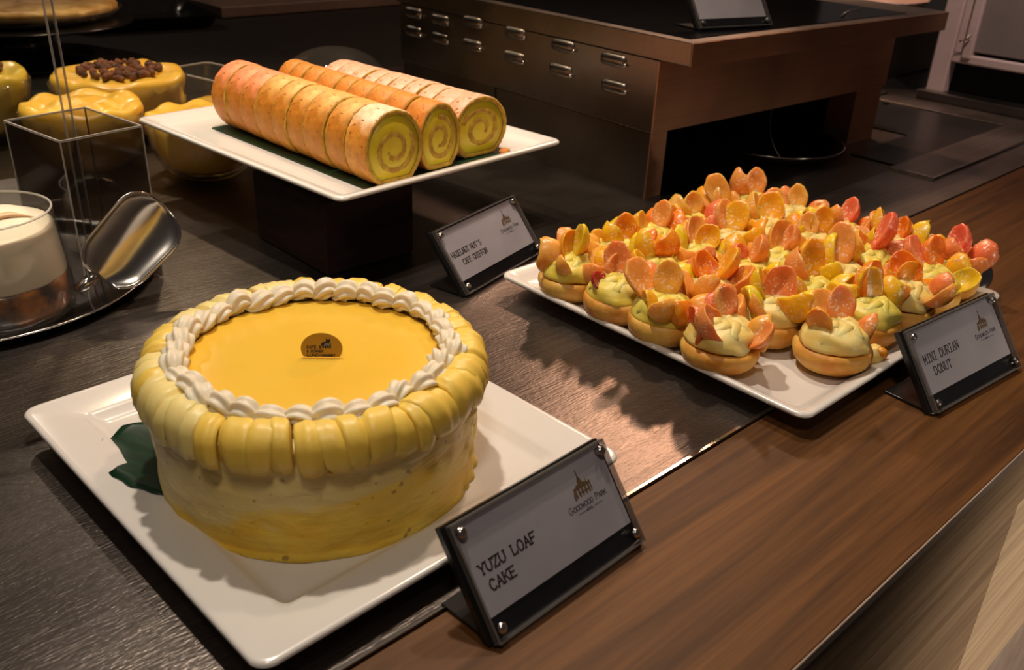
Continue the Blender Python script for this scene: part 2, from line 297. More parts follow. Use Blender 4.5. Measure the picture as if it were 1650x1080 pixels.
plate('square_plate', 'square white plate raised on the dark block under the sliced rolls', (.6304, .9507, .082), rad(4.1), .343, .408, .021, .018)
plate('square_plate', 'large white square tray plate holding the fruit topped mini donuts', (.7985, .459, 0), rad(-.34), .389, .364, .021, .014)
riser = thing('display_riser', 'dark brown square block lifting the plate of sliced rolls', 'riser', (.5422, .855, 0))
g = G(); g.box(-.0575, .0575, -.0735, .0735, .0015, .0815); g.build('block', M_riser, riser, False, bevel=.0012)
g = G(); g.box(-.0555, .0555, -.0715, .0715, 0, .0015); g.build('base_pad', M_blackmat, riser, False)

# ---------------------------------------------------------------- yellow cake
PZ = .0105
cake = thing('round_cake', 'whole round yellow frosted cake with piped border on the front square plate', 'cake', (.288, .486, PZ))
CH = .0850
def sidefn(r, z, a):
    k = nz(math.cos(a)*2, math.sin(a)*2, z*30, 1.6)*.0012 + nz(math.cos(a)*9, math.sin(a)*9, z*90, 1)*.0009
    if a > 5.2 or a < .6: k += nz(math.cos(a)*14, z*160, math.sin(a)*14)*.0030
    return (r+k if r > .1 else r), z
g = G(); zz = [0, .0015, .004]+[.004+(CH-.008)*i/30 for i in range(1, 31)]+[CH-.002, CH]
g.lathe([(.1100, 0), (.1115, .001)]+[(.1095+.0022*(z/CH), z) for z in zz[2:-1]]+[(.108, CH-.0005), (.09, CH)], 220, sidefn); g.build('frosted_side', M_cakeside, cake)
g = G(); g.lathe([(.0870, CH-.002), (.0868, CH+.0018), (.085, CH+.0024), (.04, CH+.0025), (.002, CH+.0025)], 96); g.build('glazed_top', M_yglaze, cake)
def lobe(seed, width):
    rnd = random.Random(seed); g = G(); path = [(.0925, CH+.0025), (.0955, CH+.0060), (.1010, CH+.0078), (.1070, CH+.0072), (.1115, CH+.0035), (.1140, CH-.0025), (.1148, CH-.0095), (.1140, CH-.0130-rnd.random()*.002), (.1125, CH-.0155-rnd.random()*.002)]
    sk = (-.4, .9, .3, 1.1, .6)[seed % 5]; rings = []; K = 30
    for i, (r, z) in enumerate(path):
        t = i/(len(path)-1); p0 = path[max(i-1, 0)]; p1 = path[min(i+1, len(path)-1)]; tx, tz = p1[0]-p0[0], p1[1]-p0[1]; L = math.hypot(tx, tz); nx, nz_ = -tz/L, tx/L
        s_ = [.45, .8, 1, 1, 1, 1, .95, .75, .3][i]; skew = (t-.5)*width*.6*sk; ring = []
        for j in range(K):
            a = 2*PI*j/K; rr = 1+.07*math.cos(6*a+seed*1.3+t*2)
            u = math.copysign(abs(math.cos(a))**.95, math.cos(a))*width/2*s_*rr; n_ = math.copysign(abs(math.sin(a))**.85, math.sin(a))*.0050*s_*rr
            ring.append((r+nx*n_, u+skew, z+nz_*n_))
        rings.append(ring)
    g.loft(rings)
    if seed % 2: g.ball((.1145, rnd.uniform(-.003, .003), CH-.0155), .0019, 8, 6, (1, 1.3, .9))
    return g
lobes = []
NL = 50
for k in range(5):
    lobes.append(lobe(k, 2*PI*.112/NL*(1.14)))
M_ypale = mat('pale_yellow_buttercream', (.86, .66, .20), (.90, .74, .32), .42, sc=26, sss=.3, bs=.2, bd=.0006, bsc=260)
lob = [(l.build('piped_shell', M_ypipe, cake), None) for l in lobes]
lob2 = [l.build('piped_shell', M_ypale, cake) for l in lobes]
rnd = random.Random(4)
for k in range(NL):
    a = 2*PI*(k+.5)/NL; dg = math.degrees(a) % 360
    pale = 60 < dg < 205 and rnd.random() < .75
    src = (lob2 if pale else [x[0] for x in lob])[k % 5]
    rot_ = (0, 0, a+rnd.uniform(-.04, .04)); scl = (1+rnd.uniform(-.016, .014), rnd.uniform(.85, 1.4), 1+rnd.uniform(-.022, .012))
    inst(src, cake, (0, 0, 0), rot_, scl)
for l, _ in lob: bpy.data.objects.remove(l)
for l in lob2: bpy.data.objects.remove(l)
def rosette(seed):
    g = G(); rnd = random.Random(seed); pts = []; n = 15
    for i in range(n):
        t = i/(n-1); s_ = -.0095+.021*t; pts.append((.0018*math.sin(t*PI*1.3+seed), s_, .0028+.0042*math.sin(min(1, t*1.35)*PI)*(1-.35*t)))
    g.tube(pts, lambda t: .0001+.0078*math.sin(PI*min(1, (t*.93+.05)))**.75*(1-.35*t), 42, lambda a, t: ((1+.17*math.cos(7*a+4.5*t))*1.05, (1+.17*math.cos(7*a+4.5*t))*.92))
    return g
ros = [rosette(k).build('piped_rosette', M_wpipe, cake) for k in range(3)]
NR = 34
for k in range(NR):
    a = 2*PI*k/NR; r = .0900+rnd.uniform(-.0014, .0014)
    o = inst(ros[k % 3], cake, (r*math.cos(a), r*math.sin(a), CH+.0025), (0, rnd.uniform(-.25, .25), a+rnd.uniform(-.55, .05)), (rnd.uniform(1.05, 1.3), rnd.uniform(.95, 1.15), rnd.uniform(.95, 1.25)))
for o in ros: bpy.data.objects.remove(o)
# inner bead of cream
# ---------------------------------------------------------------- lettering
GL = {'A': [[(0, 0), (.5, 1), (1, 0)], [(.2, .38), (.8, .38)]], 'C': [[(.95, .82), (.7, 1), (.3, 1), (0, .7), (0, .3), (.3, 0), (.7, 0), (.95, .18)]],
 'D': [[(0, 0), (0, 1), (.6, 1), (1, .7), (1, .3), (.6, 0), (0, 0)]], 'E': [[(.9, 1), (0, 1), (0, 0), (.95, 0)], [(0, .52), (.7, .52)]], 'F': [[(.95, 1), (0, 1), (0, 0)], [(0, .52), (.7, .52)]],
 'G': [[(.95, .82), (.7, 1), (.3, 1), (0, .7), (0, .3), (.3, 0), (.7, 0), (1, .25), (1, .45), (.55, .45)]], 'H': [[(0, 0), (0, 1)], [(1, 0), (1, 1)], [(0, .5), (1, .5)]], 'I': [[(.5, 0), (.5, 1)], [(.15, 0), (.85, 0)], [(.15, 1), (.85, 1)]],
 'K': [[(0, 0), (0, 1)], [(.95, 1), (0, .42)], [(.3, .6), (1, 0)]], 'L': [[(.1, 1), (.1, 0), (.95, 0), (.95, .2)]], 'M': [[(0, 0), (0, 1), (.5, .35), (1, 1), (1, 0)]], 'N': [[(0, 0), (0, 1), (1, 0), (1, 1)]],
 'O': [[(.3, 0), (0, .3), (0, .7), (.3, 1), (.7, 1), (1, .7), (1, .3), (.7, 0), (.3, 0)]], 'P': [[(0, 0), (0, 1), (.7, 1), (1, .8), (1, .62), (.7, .45), (0, .45)]], 'R': [[(0, 0), (0, 1), (.7, 1), (1, .8), (1, .62), (.7, .47), (0, .47)], [(.5, .47), (1, 0)]],
 'S': [[(.95, .85), (.7, 1), (.25, 1), (.05, .8), (.1, .6), (.9, .4), (.97, .2), (.75, 0), (.25, 0), (.02, .17)]], 'T': [[(.5, 0), (.5, 1)], [(0, .85), (0, 1), (1, 1), (1, .85)]], 'U': [[(0, 1), (0, .3), (.3, 0), (.7, 0), (1, .3), (1, 1)]],
 'W': [[(0, 1), (.25, 0), (.5, .7), (.75, 0), (1, 1)]], 'Y': [[(0, 1), (.5, .5), (1, 1)], [(.5, .5), (.5, 0)]], 'Z': [[(.05, .82), (.05, 1), (.95, 1), (.05, 0), (1, 0), (1, .18)]], 'B': [[(0, 0), (0, 1), (.7, 1), (.9, .78), (.7, .53), (0, .53)], [(.7, .53), (1, .28), (.7, 0), (0, 0)]],
 "'": [[(.5, 1), (.45, .75)]], '&': [[(1, 0), (.2, .75), (.35, 1), (.6, .95), (.65, .75), (0, .3), (.25, 0), (.6, .05), (.95, .4)]]}
SERIF = dict(A=[(0, 0), (1, 0)], F=[(0, 0)], H=[(0, 0), (1, 0), (0, 1), (1, 1)], K=[(0, 0), (0, 1), (1, 0), (.95, 1)], N=[(0, 0), (0, 1), (1, 1)], M=[(0, 0), (1, 0), (0, 1), (1, 1)], T=[(.5, 0)], U=[(0, 1), (1, 1)], Y=[(0, 1), (1, 1), (.5, 0)], R=[(0, 0), (1, 0)], P=[(0, 0)], L=[(.1, 1)], W=[(0, 1), (1, 1)])
def stroke(g, a, b, t, n0, n1):
    a, b = Vector(a), Vector(b); d = (b-a); L = d.length or 1e-9; d /= L; p = Vector((-d.y, d.x))*t/2; a = a-d*t/2*.8; b = b+d*t/2*.8
    q = [a-p, b-p, b+p, a+p]; g.loft([[(v.x, v.y, n) for v in q] for n in (n0, n1)])
def text(g, s, x, y, h, wd, gap, t, n0=0, n1=.00012, serif=True, skew=0):
    for ch in s:
        if ch in GL:
            f = lambda p: (x+p[0]*wd+p[1]*h*skew, y+p[1]*h)
            for pl in GL[ch]:
                for i in range(len(pl)-1): stroke(g, f(pl[i]), f(pl[i+1]), t, n0, n1)
            if serif:
                for sx, sy in SERIF.get(ch, []): c = f((sx, sy)); stroke(g, (c[0]-wd*.17, c[1]), (c[0]+wd*.17, c[1]), t*.8, n0, n1)
            x += wd+gap
        else: x += wd*.8+gap
    return x
# topper on the cake
topper = thing('cake_topper', 'small amber half round plaque with dark print standing in the cake top', 'cake topper', (.288, .4775, PZ+CH+.0022), rad(-40))
MT = Matrix(((1, 0, 0, 0), (0, .25, -.968, 0), (0, .968, .25, 0), (0, 0, 0, 1)))
g = G(MT); pts = []
for i in range(33):
    a = rad(-32+244*i/32); pts.append((.0140*math.cos(a), .0072+.0108*math.sin(a)))
g.loft([[(x, y, n) for x, y in pts] for n in (-.0006, .0006)])
M_amber = mat('amber_plaque', (.42, .24, .012), (.50, .29, .02), .3, sc=10, sss=.1)
pq = g.build('plaque', M_amber, topper, False, bevel=.0002)
g = G(MT); text(g, 'CAFE &', -.0098, .0074, .0018, .0012, .0005, .0004, .0006, .0008, False); text(g, '& DINNER', -.0098, .0046, .0016, .0010, .00045, .00035, .0006, .0008, False); text(g, 'LUXURY'.replace('X', 'K'), -.0098, .0016, .0018, .0011, .0005, .00045, .0006, .0008, False) if False else None
text(g, 'LUNCH', -.0098, .0016, .0019, .0014, .0006, .00045, .0006, .0008, False); text(g, 'GOURMET', .0004, .0016, .0016, .0009, .0004, .00038, .0006, .0008, False)
o = g.build('printed_words', M_ink, pq, False); o.parent = pq
g = G(MT)
for sx, sy, rx, ry in ((.0030, .0100, .0034, .0019), (.0044, .0126, .0016, .0010)):
    g.loft([[(sx+rx*math.cos(2*PI*i/16), sy+ry*math.sin(2*PI*i/16), n) for i in range(16)] for n in (.0006, .00085)])
for q in (((.0030, .0132), (.0033, .0150), (.0040, .0130)), ((.0048, .0130), (.0060, .0149), (.0060, .0127))): g.loft([[(x, y, n) for x, y in q] for n in (.0006, .00085)])
for x in (.0006, .0022, .0040, .0054): g.loft([[(a, b, n) for a, b in ((x, .0074), (x+.0009, .0074), (x+.0009, .0096), (x, .0096))] for n in (.0006, .0008)])
g.m = 1
for i in range(3): stroke(g, (.0018+i*.0014, .0092), (.0030+i*.0013, .0108), .0005, .00085, .00095)
g.build('animal_emblem', [M_ink, M_paper], pq, False)

# ---------------------------------------------------------------- leaves
def leaf(name, label, loc, rz, L, W, z0, zt, serr=0, parent=None):
    g = G(); n, m = 26, 9; rings = []
    for i in range(n+1):
        t = i/n; wd = W/2*(math.sin(PI*(t*.96+.02))**.55)*(1+serr*math.sin(t*40)); ring = []
        for j in range(m+1):
            s_ = j/m*2-1; ring.append(((t-.5)*L, s_*wd, z0+abs(s_)**1.5*.004*zt+.0012*math.sin(t*9+s_*3)*zt))
        rings.append(ring)
    g.loft(rings, False, False, False); o = g.build(name, M_leaf, None, True, loc); o.rotation_euler = (0, 0, rz)
    sm = o.modifiers.new('solid', 'SOLIDIFY'); sm.thickness = .0006; tag(o, label, 'leaf'); return o
lf = leaf('green_leaf', 'dark green leaf peeking out from under the left side of the yellow cake', (.2080, .545, .0135), rad(112), .125, .088, .0006, 1.2, .02)
g = G(); g.loft([[(x, y, z) for x, y in rrx] for z, rrx in [(zz_, [(p[0], p[1]) for p in rrect(.226, .318, .004, 0, 3)]) for zz_ in (.0, .0008)]])
o = g.build('banana_leaf_sheet', M_leaf, None, False, (.6330, .9270, .0928)); o.rotation_euler = (0, 0, rad(2.6)); tag(o, 'dark green leaf sheet lying under the sliced rolls on the raised plate', 'leaf')

# ---------------------------------------------------------------- swiss rolls, sliced
def roll_out(a, R, flat=.90):
    x = R*math.cos(a); z = R*math.sin(a)*.97
    if z < -R*.80: z = -R*.80-(abs(z)-R*.80)*.12
    return x, z
def slice_meshes(R, th, kind, seed, spiral):
    rnd = random.Random(seed); parts = {}; n = 72
    def ring(scale, y, rough=0):
        out = []
        for j in range(n):
            a = 2*PI*j/n; k = scale*(1+.012*nz(math.cos(a)*1.5+seed, math.sin(a)*1.5, y*8)+rough*1.6*nz(math.cos(a)*12, math.sin(a)*12+seed, y*50)+.012*nz(math.cos(a)*4+seed, math.sin(a)*4, y*40)); x, z = roll_out(a, R*k); out.append((x, y, z))
        return out
    g = G(); t = .0058/R
    rs = [ring(1-t, -th/2+.0008, .02), ring(1-t*.55, -th/2, .02), ring(.985, -th/2+.0003, .02), ring(1.0, -th/2+.0016, .006), ring(1.004, 0), ring(1.0, th/2-.0016, .006), ring(.985, th/2-.0003, .02), ring(1-t*.55, th/2, .02), ring(1-t, th/2-.0008, .02)]
    n0 = len(g.f); g.loft(rs, False, False)
    for i in range(len(g.f)):
        band = i//n; g.mi[i] = 1 if band in (0, 1, 6, 7) else 0
    parts['sponge'] = (g, [SP[kind], M_scut])
    g = G(); g.loft([ring(.02, -th/2+.0012), ring(.4, -th/2+.0011), ring(1-t*1.02, -th/2+.0012, .01), ring(1-t*1.02, th/2-.0012, .01), ring(.4, th/2-.0011), ring(.02, th/2-.0012)]); parts['cream_filling'] = (g, [M_rcream])
    if spiral:
        g = G(); pts = []
        m = 90; inn = []; outr = []
        for i in range(m+1):
            tt = i/m; a = rad(250-560*tt+seed*9); r = R*(.70-.50*tt)*(1+.05*nz(i*.13, seed, 1)); wv = .0030*(1+.5*nz(i*.45, seed, 0))*(1.0 if tt < .93 else .5)
            c_, s_ = math.cos(a), math.sin(a); inn.append(((r-wv)*c_, (r-wv)*s_*.88)); outr.append(((r+wv)*c_, (r+wv)*s_*.88))
        for sy in (-1,):
            y0, y1 = sy*(th/2-.0014), sy*(th/2-.0006); rings = []
            for i in range(m+1): rings.append([(inn[i][0], y0, inn[i][1]), (inn[i][0], y1, inn[i][1]), (outr[i][0], y1, outr[i][1]), (outr[i][0], y0, outr[i][1])])
            g.loft(rings)
        parts['inner_sponge_swirl'] = (g, [M_scut])
    return parts
def roll(xc, y0, kinds, th0, R, group, names, ang=4.1, dz=0, squash=1, sx=1):
    a0 = rad(ang); tilt = 0; protos = {}; y = 0
    for i, kind in enumerate(kinds):
        th = th0*rnd.uniform(.78, 1.22); x = xc-math.sin(a0)*y+rnd.uniform(-.0012, .0012); yy = y0+y*math.cos(a0)
        first = i == 0
        t = thing('swiss_roll_slice', names[i], 'cake slice', (x, yy+th/2, .0938+R*.835*squash+dz), a0+rnd.uniform(-.03, .03), group)
        if first and tilt: t.rotation_euler = (rad(tilt), 0, a0+.1)
        pm = slice_meshes(R*(1+rnd.uniform(-.012, .012)), th-.0023, kind, i*7+int(xc*100), first)
        for nm, (g, ms) in pm.items(): o = g.build(nm, ms, t); o.scale = (sx, 1, squash)
        y += th
ordn = ['front', 'second', 'third', 'fourth', 'fifth', 'sixth', 'seventh', 'eighth', 'ninth', 'tenth']
def rl(col, side, n): return [(f'{ordn[i]} slice from the front' if i else 'frontmost slice')+f' of the {col} roll, {side} of three rolls' for i in range(n)]
roll(.5640, .766, ['pale', 'gold', 'gold', 'gold', 'gold', 'gold', 'pink', 'pink', 'pink'], .0335, .0430, 'slices of the left swiss roll', rl('golden and pink', 'left', 9), 1.2, 0, 1.0, .90)
roll(.6335, .775, ['brown', 'brown', 'brown', 'brown', 'brown', 'brown', 'brown', 'brown', 'brown'], .033, .0370, 'slices of the middle swiss roll', rl('brown unsugared', 'middle', 9), 1.6, 0, 1.12, .80)
roll(.7080, .789, ['rose']*10, .030, .0385, 'slices of the right swiss roll', rl('rose iced', 'right', 10), 3.5, 0, 1.0, 1.1)
# crumb beside the rolls
g = G(); g.ball((0, 0, 0), .006, 10, 7, (1.3, .9, .7), lambda d: 1+.3*nz(d.x*3, d.y*3, d.z*3)); o = g.build('sponge_crumb', SP['brown'], None, True, (.735, .779, .0975)); tag(o, 'small orange crumb fallen in front of the right roll', 'crumb')

# ---------------------------------------------------------------- price signs
def sign(name, label, loc, rz, wd, rows, h=.0735, logo=True):
    t = thing(name, label, 'sign', loc, rz); M = Matrix(((1, 0, 0, 0), (0, .60, -.80, 0), (0, .80, .60, .0012), (0, 0, 0, 1))); w2 = wd/2
    g = G(M); g.box(-w2-.0035, w2+.0005, .001, h+.0015, -.0058, -.0003); st = g.build('stand', M_black, t, False, bevel=.0006)
    g = G(); g.box(-w2-.001, w2+.0005, -.001, .046, 0, .0022); g.build('foot', M_black, t, False, bevel=.0005)
    g = G(M); g.box(-w2+.003, w2-.002, .0145, h-.0025, .0001, .0006); cd = g.build('printed_card', M_paper, t, False)
    g = G(M)
    g.box(-w2, w2, .0, h, .0012, .0052)
    ap = g.build('acrylic_panel', M_acr, t, False, bevel=.0007)
    g = G(M)
    g.box(-w2-.0002, -w2+.0014, .0005, h-.0005, .0002, .0052); g.box(w2-.0010, w2+.0002, .0005, h-.0005, .0002, .0052); g.box(-w2, w2, h-.0012, h+.0002, .0002, .0052); g.box(-w2, w2, -.0002, .0008, .0002, .0052)
    g.build('acrylic_edge', M_acre, ap, False)
    for x in (-w2+.006, w2-.005):
        for y in (.0075, h-.0065):
            g = G(M @ Matrix.Translation((x, y, .0052))); g.lathe([(.0030, -.0045), (.0030, .0003), (.0026, .0011), (.0014, .0015), (.0002, .0016)], 20); g.lathe([(.0034, -.0002), (.0034, .0001)], 20); g.build('screw', M_chrome, t)
    g = G(M)
    for s, x, y, hh, ww, gp, tk, sk in rows: text(g, s, -w2+x, y, hh, ww, gp, tk, .0006, .0008, True, sk)
    g.build('lettering', M_ink, cd, False)
    if logo:
        g = G(M); ox, oy = w2-.030, .046; k = .00092
        def poly(ps): g.loft([[(ox+a*k, oy+b*k, n) for a, b in ps] for n in (.0006, .0008)])
        poly([(-.25, 13), (.25, 13), (.5, 18.5), (0, 20), (-.5, 18.5)]); poly([(-2.8, 9.5), (2.8, 9.5), (0, 16)]); poly([(-4.8, 8), (-4.8, 9.6), (4.8, 9.6), (4.8, 8)])
        poly([(4.8, 8), (6.4, 11), (6.4, 8)])
        for x in (-7.5, -4.2, -.9, 2.4, 5.7): poly([(x, 1), (x+1.7, 1), (x+1.7, 7.2), (x, 7.2)])
        poly([(-8, 6.6), (-8, 8.3), (8.3, 8.3), (8.3, 6.6)]); poly([(-9.6, 0), (-9.6, 3.5), (-8, 6.6), (-7.5, 6.6), (-8, 0)]); poly([(8.3, 1.5), (9.4, 1.5), (9.4, 9), (8.3, 9)]); poly([(-4.2, 3), (-4.2, 4), (6.5, 4), (6.5, 3)])
        g.build('building_emblem', M_gold, cd, False)
        g = G(M); text(g, 'G', ox-.0175, .0400, .0042, .0031, .0006, .00042, .0006, .0008, False); text(g, 'OODWOOD', ox-.0135, .0402, .0030, .0022, .00055, .00036, .0006, .0008, False); text(g, 'P', ox+.0082, .0402, .0040, .0022, .0006, .0004, .0006, .0008, False); text(g, 'ARK', ox+.0111, .0402, .0030, .0021, .0005, .00036, .0006, .0008, False)
        text(g, 'HOTEL', ox-.0035, .0368, .0014, .0010, .0004, .00022, .0006, .0008, False)
        for x0, x1, y in ((-.011, -.0045, .0375), (.0045, .012, .0375)): stroke(g, (ox+x0, y), (ox+x1, y), .0002, .0006, .0008)
        g.build('hotel_wordmark', M_ink2, cd, False)
    return t
sign('table_sign', 'clear fronted sign reading YUZU LOAF CAKE in front of the yellow cake', (.3375, .2800, .0002), rad(2), .136, [('YUZU LOAF', .0095, .0385, .0062, .0041, .00135, .00105, 0), ('CAKE', .0125, .0275, .0062, .0041, .00135, .00105, 0)])
sign('table_sign', 'clear fronted sign reading MINI DURIAN DONUT beside the donut tray', (.7975, .2190, .0002), rad(-5.5), .147, [('MINI DURIAN', .0135, .0405, .0072, .0037, .0016, .0008, .08), ('DONUT', .0225, .0285, .0072, .0040, .0018, .0008, .08)])
sign('table_sign', 'clear fronted sign on the steel between the roll plate and the donut tray', (.6415, .6710, .0002), rad(14.5), .151, [("HAZELNUT NUT'S", .0095, .0400, .0058, .0030, .0009, .0008, 0), ('CAFE CHIFFON', .0215, .0290, .0058, .0029, .0009, .0008, 0)])
sign('table_sign', 'clear fronted sign standing on top of the steel warmer', (1.110, .730, .2167), rad(-14), .125, [('SOUP', .012, .046, .0062, .0041, .00135, .00105, 0)] if False else [], logo=False)

# ---------------------------------------------------------------- mini donuts
def bun_g(seed):
    def fn(r, z, a): k = 1+.03*nz(math.cos(a)*1.3+seed*3, math.sin(a)*1.3, z*30)+.012*nz(math.cos(a)*5, math.sin(a)*5+seed, z*90); return r*k, z
    g = G(); g.lathe([(.010, 0), (.018, .0008), (.0262, .0048), (.0318, .0110), (.0340, .0175), (.0336, .0222), (.0318, .0258), (.0300, .0262), (.0285, .0255), (.020, .0245), (.003, .0245)], 44, fn); return g
def cream_g(seed):
    def fn(r, z, a):
        k = 1+.055*math.cos(4*a+z*260+seed)+.05*nz(math.cos(a)*2+seed, math.sin(a)*2, z*60)+.03*nz(math.cos(a)*6+seed, math.sin(a)*6, z*150); return r*k, z+.0012*nz(math.cos(a)*2, math.sin(a)*2, seed)
    g = G(); g.lathe([(.026, .0240), (.0308, .0262), (.0312, .0295), (.0296, .0330), (.0290, .0345), (.0282, .0375), (.0250, .0410), (.0225, .0422), (.0190, .0440), (.0130, .0452), (.006, .0458), (.001, .0460)], 64, fn)
    [g.tube([(-.027*math.cos(q)+.004*math.sin(q), -.026*math.sin(q), .031+.003*math.sin(q*3+seed)), (-.020*math.cos(q+.5), -.021*math.sin(q+.5), .038), (-.009*math.cos(q+1.1), -.012*math.sin(q+1.1), .0435), (0, 0, .0445)], lambda t: .0062*math.sin(PI*(.12+.75*t))+.0003, 12, lambda a, t: (1+.08*math.cos(5*a),)*2) for q in (0, .9, 1.7, 2.5, 3.4, 4.3, 5.3)]; return g
def petal_g(seed, L=.040, W=.032, th=.0085, bend=.3):
    def fn(d): return 1+.09*nz(d.x*2+seed*5, d.y*2, d.z)
    g = G(); n, m = 22, 12; rings = []
    for i in range(m+1):
        ph = PI*(i+.001)/(m+.002)-PI/2; ring = []
        for j in range(n):
            a = 2*PI*j/n; x = math.cos(ph)*math.cos(a); y = math.cos(ph)*math.sin(a); z = math.sin(ph)
            x = math.copysign(abs(x)**.9, x); k = 1+.10*nz(x*1.5+seed*5, y*1.5, z)+.05*nz(x*4, y*4+seed, z)
            wd = W/2*(1-.22*y*(1 if seed % 2 else -.5)); X, Y, Z = x*wd*k, (y+1)*L/2*k, z*th/2*(1.3 if z < 0 else .45)
            Z += bend*(X*X)/.02+bend*.6*((Y-L/2)**2)/.03; ring.append((X, Z, Y))
        rings.append(ring)
    g.loft(rings); return g
tmp = thing('template', 'x', 'x')
buns = [bun_g(k).build('bun', M_bun, tmp) for k in range(4)]
crs = [cream_g(k).build('cream_swirl', (M_cream, M_creamg)[k % 2], tmp) for k in range(4)]
pets = {c: [petal_g(k, .038+.004*(k % 3), .027+.004*(k % 2), .0145, (.55, .9, .35)[k % 3]).build('fruit_slice', FR[c], tmp) for k in range(3)] for c in FR}
rnd = random.Random(11)
DG = 'mini durian donuts on the white tray'
layout = []
for r_i, (yy, xs) in enumerate([(.322, (.712, .786, .846, .905, .958)), (.384, (.637, .712, .775, .838, .901, .957)), (.447, (.632, .697, .762, .826, .890, .953)), (.508, (.634, .698, .762, .826, .890, .952)), (.568, (.640, .703, .766, .829, .892, .950))]):
    for c_i, xx in enumerate(xs): layout.append((xx, yy, r_i, c_i))
rown = ['nearest row', 'second row', 'middle row', 'fourth row', 'furthest row']; coln = ['first', 'second', 'third', 'fourth', 'fifth', 'sixth']
special = {(0, 0): ('orange', 'peach', 'red'), (1, 0): ('pink', 'peach', 'pink')}
VA = math.atan2(.636, .622)
for xx, yy, ri, ci in layout:
    pal = rnd.choices(['orange', 'peach', 'yellow', 'pink', 'red'], [4, 4, (1.2, 2, 2, 2.6, 3.6)[ri] if ci > 0 else .8, (2, 2.4, 3, 3, 1.6)[ri], .7], k=5)
    if (ri, ci) in special: pal = list(special[(ri, ci)])+pal[:2]
    if ri >= 2 and 2 <= ci <= 4 and rnd.random() < .6: pal[:2] = ['yellow', 'yellow']
    nm = f'mini donut with {pal[0]} and {pal[1] if pal[1] != pal[0] else "paler"} fruit slices, {coln[ci]} from left in {rown[ri]}'
    t = thing('mini_donut', nm, 'donut', (xx+rnd.uniform(-.003, .003), yy+rnd.uniform(-.003, .003), .0108), rnd.uniform(-.3, .3), DG)
    k = rnd.randrange(4); s_ = rnd.uniform(.94, 1.02) if (ri, ci) not in special else 1.03
    if ri == 0 and ci >= 1: s_ *= .93
    inst(buns[k], t, (0, 0, 0), (0, 0, rnd.random()*6), (s_, s_, rnd.uniform(.92, 1.08)))
    inst(crs[rnd.randrange(4)], t, (0, 0, 0), (0, 0, rnd.uniform(-.5, .5)), (s_*.97, s_*.97, 1))
    base = VA - t.rotation_euler.z
    slots = [(1.75, .0215, .026, .10), (-1.55, .0215, .026, .10), (.35, .017, .030, .25), (-.5, .006, .040, .2), (1.0, .008, .038, .35)]
    if ri >= 1 or ci >= 2: slots += [(.0, .026, .022, .5), (2.4, .020, .030, .55), (-2.3, .021, .029, .6)]
    for q, (off, rr, zq, lean) in enumerate(slots):
        pc = pal[q] if q < 5 else rnd.choice(pal[:2]+['peach'])
        a = base+off+rnd.uniform(-.3, .3); rr = (rr+rnd.uniform(-.002, .003))*(.6 if ci == 0 and off > 1.5 else 1)
        o = inst(pets[pc][rnd.randrange(3)], t, (rr*math.cos(a), rr*math.sin(a), zq+rnd.uniform(-.003, .003)))
        yaw = a-PI/2+rnd.uniform(-.5, .5) if q < 3 else a+PI/2+rnd.uniform(-1.2, 1.2)
        mt = Matrix.Rotation(yaw, 4, 'Z') @ Matrix.Rotation(rnd.uniform(-.5, .5), 4, 'Y') @ Matrix.Rotation((lean+rnd.uniform(-.1, .35))*(1 if q >= 3 else -1), 4, 'X')
        o.rotation_euler = mt.to_euler(); sc = rnd.uniform(.80, 1.05)*(.68 if pc == 'red' else 1); o.scale = (sc, sc*rnd.uniform(.9, 1.25), sc*rnd.uniform(.85, 1.02))
for o in buns+crs+[x for v in pets.values() for x in v]: bpy.data.objects.remove(o)
bpy.data.objects.remove(tmp)
tt = thing('fallen_kumquat_piece', 'small orange kumquat piece lying on the tray by the sign', 'fruit', (.750, .2975, .0108), .5)
g = G(); g.ball((0, 0, .009), .0115, 18, 10, (1, .85, .8), lambda d: 1+.16*nz(d.x*2, d.y*2, d.z*2)); g.build('cream_smear', M_cream, tt)
g = G(); g.ball((-.003, -.005, .0125), .0072, 14, 8, (.8, .9, .9)); g.build('fruit_flesh', FR['orange'], tt)

# ---------------------------------------------------------------- serving spoon at the tray
sp_t = thing('serving_spoon', 'round dark steel serving spoon upside down on the right corner of the tray', 'spoon', (1.000, .318, .0255), rad(18))
g = G(Matrix.Rotation(rad(-32), 4, 'Y')); rings = []
for i in range(9):
    r = .0245*math.sin(PI/2*i/8+.001); z = .011*math.cos(PI/2*i/8); rings.append([(r*math.cos(2*PI*j/32)*1.1, r*math.sin(2*PI*j/32), z) for j in range(32)])
g.loft(rings, True, False); o = g.build('spoon_bowl', M_dkchrome, sp_t); sm = o.modifiers.new('s', 'SOLIDIFY'); sm.thickness = .0012
g = G(); g.tube([(.020, 0, -.012), (.035, .001, -.017), (.06, .002, -.019), (.12, .004, -.0215), (.16, .005, -.0215)], lambda t: .0035+.003*t, 12, lambda a, t: (1, .45)); g.build('handle', M_dkchrome, sp_t)

